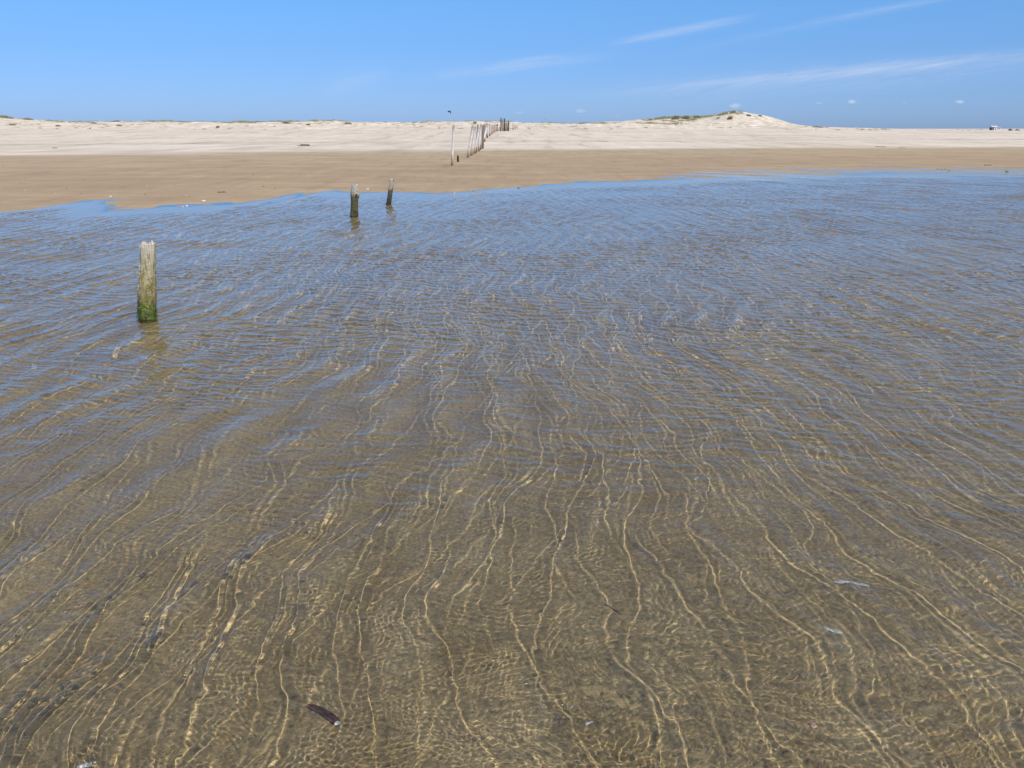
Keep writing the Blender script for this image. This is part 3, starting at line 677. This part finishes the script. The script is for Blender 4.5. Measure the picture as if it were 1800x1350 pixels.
# far bushes
bush_m, t, b = mat('bush_leaves'); P = t.nodes.new('ShaderNodeTexCoord').outputs['Object']
t.links.new(ramp(t, noise(t, P, 1.5, 4, .7), [(.35, (.035, .05, .02)), (.65, (.10, .12, .05))]), b.inputs['Base Color']); b.inputs['Roughness'].default_value = .8
def leaf_mass(bm, g, c, rx, ry, rz, n, s=.14):
    for _ in range(n):
        d = g.normal(0, 1, 3); d /= np.linalg.norm(d); r = g.uniform(.55, 1.0) * (1 + .25 * math.sin(5 * d[0] + 3 * d[2]))
        p = Vector((c[0] + d[0] * rx * r, c[1] + d[1] * ry * r, c[2] + abs(d[2]) * rz * r)); u_ = Vector(g.normal(0, 1, 3)).normalized() * s; v_ = Vector(g.normal(0, 1, 3)).normalized() * s * .7
        bm.faces.new([bm.verts.new(p - u_), bm.verts.new(p + v_), bm.verts.new(p + u_), bm.verts.new(p - v_)])
for px, w_, h_, lb in ((1777, 6.5, 3.2, 'dark round bush just right of the far hut'), (1790, 9, 2.6, 'wider low bush at the right edge of the picture beyond the hut')):
    D = 330.0; k = D / FPX / 1.05; x_ = (px - 900) * k; zb = max(hz(x_, D), CAM_H - 4.0 * k) ; g = np.random.RandomState(int(px)); bm = bmesh.new()
    leaf_mass(bm, g, (0, 0, 0), w_ * k / 2, w_ * k / 2, h_ * k, 900)
    bsh = thing('bush', lb, 'bush', (x_, D, zb - .1), 0, 'far bushes near the hut'); bm_obj('crown', bm, bush_m, bsh, False)
    bm = bmesh.new()
    for q in range(4): bmesh.ops.create_cone(bm, segments=6, radius1=.06, radius2=.02, depth=h_ * k * .9, matrix=Matrix.Translation((.12 * math.cos(q * 1.6), .12 * math.sin(q * 1.6), h_ * k * .3)) @ Matrix.Rotation(.3, 4, (math.cos(q * 1.6), math.sin(q * 1.6), 0)))
    bm_obj('stem', bm, fw[2], bsh)
g = np.random.RandomState(9); bm = bmesh.new(); D = 700.0; k = D / FPX / 1.05
for i in range(150):
    px = g.uniform(1635, 1860); hh = (1.2 + 1.2 * abs(math.sin(px * .07) * math.sin(px * .023))) * k
    leaf_mass(bm, g, ((px - 900) * k, D + g.uniform(-6, 6), CAM_H - 5.0 * k), 2.2, 2.0, hh + .7 * k, 26, .5)
o = bm_obj('distant_scrub', bm, bush_m, None, False, kind='stuff'); o['label'] = 'thin dark line of distant scrub along the right horizon'; o['category'] = 'scrub'

# ------------------------------------------------------------------ in the air
km, t, b = mat('dark_kite_fabric'); b.inputs['Base Color'].default_value = (.008, .009, .03, 1); b.inputs['Roughness'].default_value = .5
p = at(789.5, 198.3, 900.0); bm = bmesh.new(); pr = None
for i in range(17):                                      # an arched kite: swept tube with a thin tail edge
    f = i / 16; a = R(150) - f * R(165); rr = 1.75; th = .14 + .62 * math.sin(math.pi * min(1, f * .9 + .1)) ** .8; ch = .25 + 1.0 * math.sin(math.pi * f)
    c = Vector((rr * math.cos(a) * .9, 0, rr * math.sin(a) * (.75 if f < .5 else 1.0) - (.9 if f > .8 else 0) * (f - .8) * 3)); n_ = Vector((math.cos(a), 0, math.sin(a)))
    ring = [bm.verts.new(c + n_ * th), bm.verts.new(c + Vector((0, ch, 0)) + n_ * .05), bm.verts.new(c - n_ * th), bm.verts.new(c + Vector((0, -.3, 0)))]
    if pr:
        for j in range(4): bm.faces.new((pr[j], pr[(j + 1) % 4], ring[(j + 1) % 4], ring[j]))
    else: bm.faces.new(ring)
    pr = ring
bm.faces.new(list(reversed(pr)))
o = bm_obj('kite', bm, km); o.location = p; o['label'] = 'tiny dark crescent kite in the sky above the tall white pole'; o['category'] = 'kite'
bm_, t, b = mat('dark_feathers'); b.inputs['Base Color'].default_value = (.05, .05, .06, 1)
p = at(957.5, 209.3, 240.0); bm = bmesh.new()
bmesh.ops.create_uvsphere(bm, u_segments=10, v_segments=8, radius=.5, matrix=Matrix.Diagonal((.34, .11, .10, 1)))
for sgn in (-1, 1):
    prof = [((.06, 0, .03), .07), ((.04, sgn * .16, .11), .075), ((-.02, sgn * .34, .09), .055), ((-.10, sgn * .52, .04), .012)]; pr = None
    for (c_, w_) in prof:
        ring = [bm.verts.new((c_[0] + w_, c_[1], c_[2])), bm.verts.new((c_[0], c_[1], c_[2] + .012)), bm.verts.new((c_[0] - w_, c_[1], c_[2])), bm.verts.new((c_[0], c_[1], c_[2] - .012))]
        if pr:
            for j in range(4): bm.faces.new((pr[j], pr[(j + 1) % 4], ring[(j + 1) % 4], ring[j]))
        pr = ring
    bm.faces.new(pr)
o = bm_obj('bird', bm, bm_); o.location = p; o.rotation_euler = (0, 0, R(60)); o['label'] = 'tiny dark bird flying low over the crest right of the fence row'; o['category'] = 'bird'

# ------------------------------------------------------------------ things lying on the sea bed
def bed(px, py):
    x_, y_ = refr(px, py, .24); d_ = -hz(x_, y_)
    for _ in range(3): x_, y_ = refr(px, py, d_); d_ = -hz(x_, y_)
    return Vector((x_, y_, -d_ + .002))
shell_m, t, b = mat('white_shell'); P = t.nodes.new('ShaderNodeTexCoord').outputs['Object']
t.links.new(ramp(t, noise(t, scaled(t, P, (120, 30, 30)), 1, 3), [(.3, (.50, .52, .50)), (.6, (.74, .74, .70))]), b.inputs['Base Color']); b.inputs['Roughness'].default_value = .4
brs_m, t, b = mat('brown_shell'); P = t.nodes.new('ShaderNodeTexCoord').outputs['Object']
t.links.new(ramp(t, noise(t, scaled(t, P, (30, 120, 30)), 1, 3), [(.35, (.05, .022, .016)), (.6, (.16, .09, .065))]), b.inputs['Base Color']); b.inputs['Roughness'].default_value = .45
pink_m, t, b = mat('pink_stone'); P = t.nodes.new('ShaderNodeTexCoord').outputs['Object']
t.links.new(ramp(t, noise(t, P, 60, 3), [(.35, (.62, .30, .24)), (.6, (.85, .62, .54))]), b.inputs['Base Color']); b.inputs['Roughness'].default_value = .6
weed_m, t, b = mat('dark_seaweed'); b.inputs['Base Color'].default_value = (.11, .092, .058, 1); b.inputs['Roughness'].default_value = .5
def razor(p0, p1, w_, m, label, broken=0, seed=1, cat='shell', name='razor_shell'):
    a = bed(*p0); c = bed(*p1); L = (c - a).length; ang = math.atan2(c.y - a.y, c.x - a.x); g = np.random.RandomState(seed); bm = bmesh.new(); pr = None; n = 22
    for i in range(n + 1):
        f = i / n; bend = .05 * L * math.sin(math.pi * f); ww = w_ / 2 * (min(1, f * 9 + .35) * min(1, (1 - f) * 9 + .45)); hh = .0045 * min(1, f * 6 + .3) * min(1, (1 - f) * 6 + .3) * (1 + broken * g.uniform(-.5, .5))
        ring = []
        for q in range(9):
            th = math.pi * q / 8; ring.append(bm.verts.new((L * f, bend - ww * math.cos(th), .001 + hh * math.sin(th) + .001 * g.normal() * broken)))
        for q in range(9):
            th = math.pi * (8 - q) / 8; ring.append(bm.verts.new((L * f, bend - ww * .9 * math.cos(th), hh * .7 * math.sin(th) - .0005)))
        if pr:
            for j in range(18):
                if broken and g.uniform() < .10 * broken and 2 < j < 7: continue
                bm.faces.new((pr[j], pr[(j + 1) % 18], ring[(j + 1) % 18], ring[j]))
        pr = ring
    o = bm_obj(name, bm, m); o.location = a; o.rotation_euler = (0, 0, ang); o['label'] = label; o['category'] = cat
    o.cycles.is_caustics_receiver = True
    return o, L
razor((1465, 1024), (1529, 1030), .020, shell_m, 'long white razor shell lying under water at the lower right')
razor((1447, 1106), (1479, 1114), .022, shell_m, 'broken ribbed white shell under water below the long razor shell', 1, 4)
o, L = razor((541, 1240), (593, 1274), .026, brs_m, 'long brown shell under water at the lower left of centre, white at one end')
bm = bmesh.new(); bmesh.ops.create_uvsphere(bm, u_segments=10, v_segments=6, radius=1, matrix=Matrix.Translation((L * .98, 0, .004)) @ Matrix.Diagonal((.008, .010, .004, 1))); q_ = bm_obj('shell_tip', bm, shell_m, o); q_['label'] = 'white chipped end'; q_.cycles.is_caustics_receiver = True
razor((1026, 1277), (1042, 1270), .010, shell_m, 'small pale flat shell piece under water at the lower middle', 0, 6, name='shell_piece')
razor((134, 1351), (167, 1343), .020, shell_m, 'white shell cut by the bottom edge near the left corner', .4, 7)
razor((1062, 1062), (1086, 1078), .006, weed_m, 'thin dark twig under water above the small pale shell piece', 0, 8, 'twig', 'twig')
def pebble(loc, sx_, sy_, sz_, m, label, cat='pebble', name='pebble', seed=0, group=None, rot=0):
    g = np.random.RandomState(seed); bm = bmesh.new(); bmesh.ops.create_icosphere(bm, subdivisions=3, radius=1)
    ph = g.uniform(0, 6.28, 3)
    for v in bm.verts:
        c = v.co; f = 1 + .14 * math.sin(3 * c.x + ph[0]) + .12 * math.sin(4 * c.y + ph[1]) + .1 * math.sin(5 * c.z + ph[2]); v.co = Vector((c.x * sx_, c.y * sy_, c.z * sz_)) * f
    o = bm_obj(name, bm, m); o.location = Vector(loc) + Vector((0, 0, sz_ * .6)); o.rotation_euler = (0, 0, rot); o['label'] = label; o['category'] = cat
    if group: o['group'] = group
    o.cycles.is_caustics_receiver = True
    return o
pebble(bed(1431, 1275), .011, .012, .009, pink_m, 'pink pebble on the sea bed at the lower right', seed=3)
# tiny shell crumbs on the sea bed and the damp beach: uncountable
def crumbs(name, label, n, m, ypx0, ypx1, s0, s1, seed, onbed=True, z_off=.001):
    g = np.random.RandomState(seed); bm = bmesh.new(); pxs = g.uniform(-60, 1860, n); pys = ypx0 + (ypx1 - ypx0) * g.uniform(0, 1, n) ** .7
    XY = np.array([gnd(a, b_, -.2 if onbed else .1) for a, b_ in zip(pxs, pys)]); Z = height(XY[:, 0], XY[:, 1])
    for (x_, y_), z_ in zip(XY, Z):
        if (z_ < .012) != onbed: continue
        s = math.exp(g.uniform(math.log(s0), math.log(s1))) ; q = g.uniform(0, 6.28); u_ = Vector((math.cos(q), math.sin(q), g.uniform(-.3, .3))) * s; v_ = Vector((-math.sin(q), math.cos(q), g.uniform(-.3, .3))) * s * g.uniform(.4, .9); c = Vector((x_, y_, z_ + z_off))
        b4 = [bm.verts.new(c + d) for d in (-u_, -v_, u_, v_)]; tp = bm.verts.new(c + Vector((0, 0, s * .5)))
        for j in range(4): bm.faces.new((b4[j], b4[(j + 1) % 4], tp))
    o = bm_obj(name, bm, m, None, False, kind='stuff'); o['label'] = label; o['category'] = 'shell grit' if onbed else 'beach litter'
    o.cycles.is_caustics_receiver = True
crumbs('shell_grit', 'pale shell crumbs strewn over the sea bed', 1500, shell_m, 640, 1400, .0012, .004, 31)
crumbs('dark_grit', 'dark specks strewn over the sea bed', 700, weed_m, 640, 1400, .001, .0035, 32)
crumbs('beach_shell_litter', 'pale shell bits scattered on the damp beach', 160, shell_m, 262, 372, .008, .022, 33, False, .004)
crumbs('beach_dark_litter', 'dark bits of weed scattered on the damp and dry beach', 300, weed_m, 236, 372, .012, .035, 34, False, .004)

# ------------------------------------------------------------------ things lying on the beach
for px, py, s_, m_, lb, nm, ct in [(328, 362.5, .028, shell_m, 'white shell at the water edge left of the middle stump', 'shell', 'shell'), (321, 363.5, .02, shell_m, 'smaller white shell beside the one at the left water edge', 'shell', 'shell'),
                               (358, 353.5, .03, shell_m, 'white shell on the damp sand above the left water edge', 'shell', 'shell'), (194, 345.5, .025, shell_m, 'small white shell above the left tongue of water', 'shell', 'shell'),
                               (646, 332.5, .025, shell_m, 'white shell at the shore right of the knotted stump', 'shell', 'shell'), (911, 331.5, .035, weed_m, 'dark stone at the water edge below the fence row', 'stone', 'stone'),
                               (386, 338.5, .035, weed_m, 'dark weed lump, left of a pair, on the damp sand at the left', 'weed_lump', 'seaweed'), (394, 338.2, .04, weed_m, 'dark weed lump, right of a pair, on the damp sand at the left', 'weed_lump', 'seaweed'),
                               (1648, 298, .04, weed_m, 'first of the dark lumps left to right at the right shore', 'weed_lump', 'seaweed'), (1655, 298.8, .045, weed_m, 'second of the dark lumps left to right at the right shore', 'weed_lump', 'seaweed'),
                               (1661.5, 298.4, .04, weed_m, 'third of the dark lumps left to right at the right shore', 'weed_lump', 'seaweed'), (1668, 299.6, .035, weed_m, 'last of the dark lumps left to right at the right shore', 'weed_lump', 'seaweed'),
                               (1770, 302, .05, weed_m, 'dark stone on a sand ridge at the far right shore', 'stone', 'stone')]:
    p = cast(px, py, 10); pebble(p - Vector((0, 0, s_ * .1)), s_ * 1.3, s_, s_ * .5, m_, lb, ct, nm, int(px))
def driftwood(px, py, Lpx, r, label, seed, head=False):
    p = cast(px, py, 10); k = p.y / FPX / 1.04; L = Lpx * k; o = thing('driftwood', label, 'driftwood', p, .08 * math.sin(seed))
    bm = post_bm(L, r, r * .5, (.0, .12), seed, .0, None, 10, None, .08, .1)
    for v in bm.verts: v.co = Vector((v.co.z - L / 2, v.co.y, v.co.x + r * .6))
    bm_obj('branch', bm, fw[3], o)
    if head:
        bm = post_bm(.7, r * 2.2, r * 1.8, (0, 0), seed + 1, 0, None, 10)
        for v in bm.verts: v.co = Vector((v.co.z + L / 2 - .75, v.co.y, v.co.x + r * 1.4))
        bm_obj('stump_end', bm, fw[1], o)
driftwood(534, 256.3, 22, .035, 'pale driftwood branch with a thick end on the dry sand at the middle left', 3, True)
driftwood(1549, 258.6, 19, .035, 'dark driftwood branch on the edge of the dry sand at the right', 5)
driftwood(1586, 260.2, 15, .025, 'fainter branch just right of the dark driftwood at the right', 7)
driftwood(1738, 291, 16, .03, 'thin branch on the damp sand near the right edge', 9)
driftwood(96, 260.7, 7, .04, 'short dark stick on the dry sand at the far left', 11)
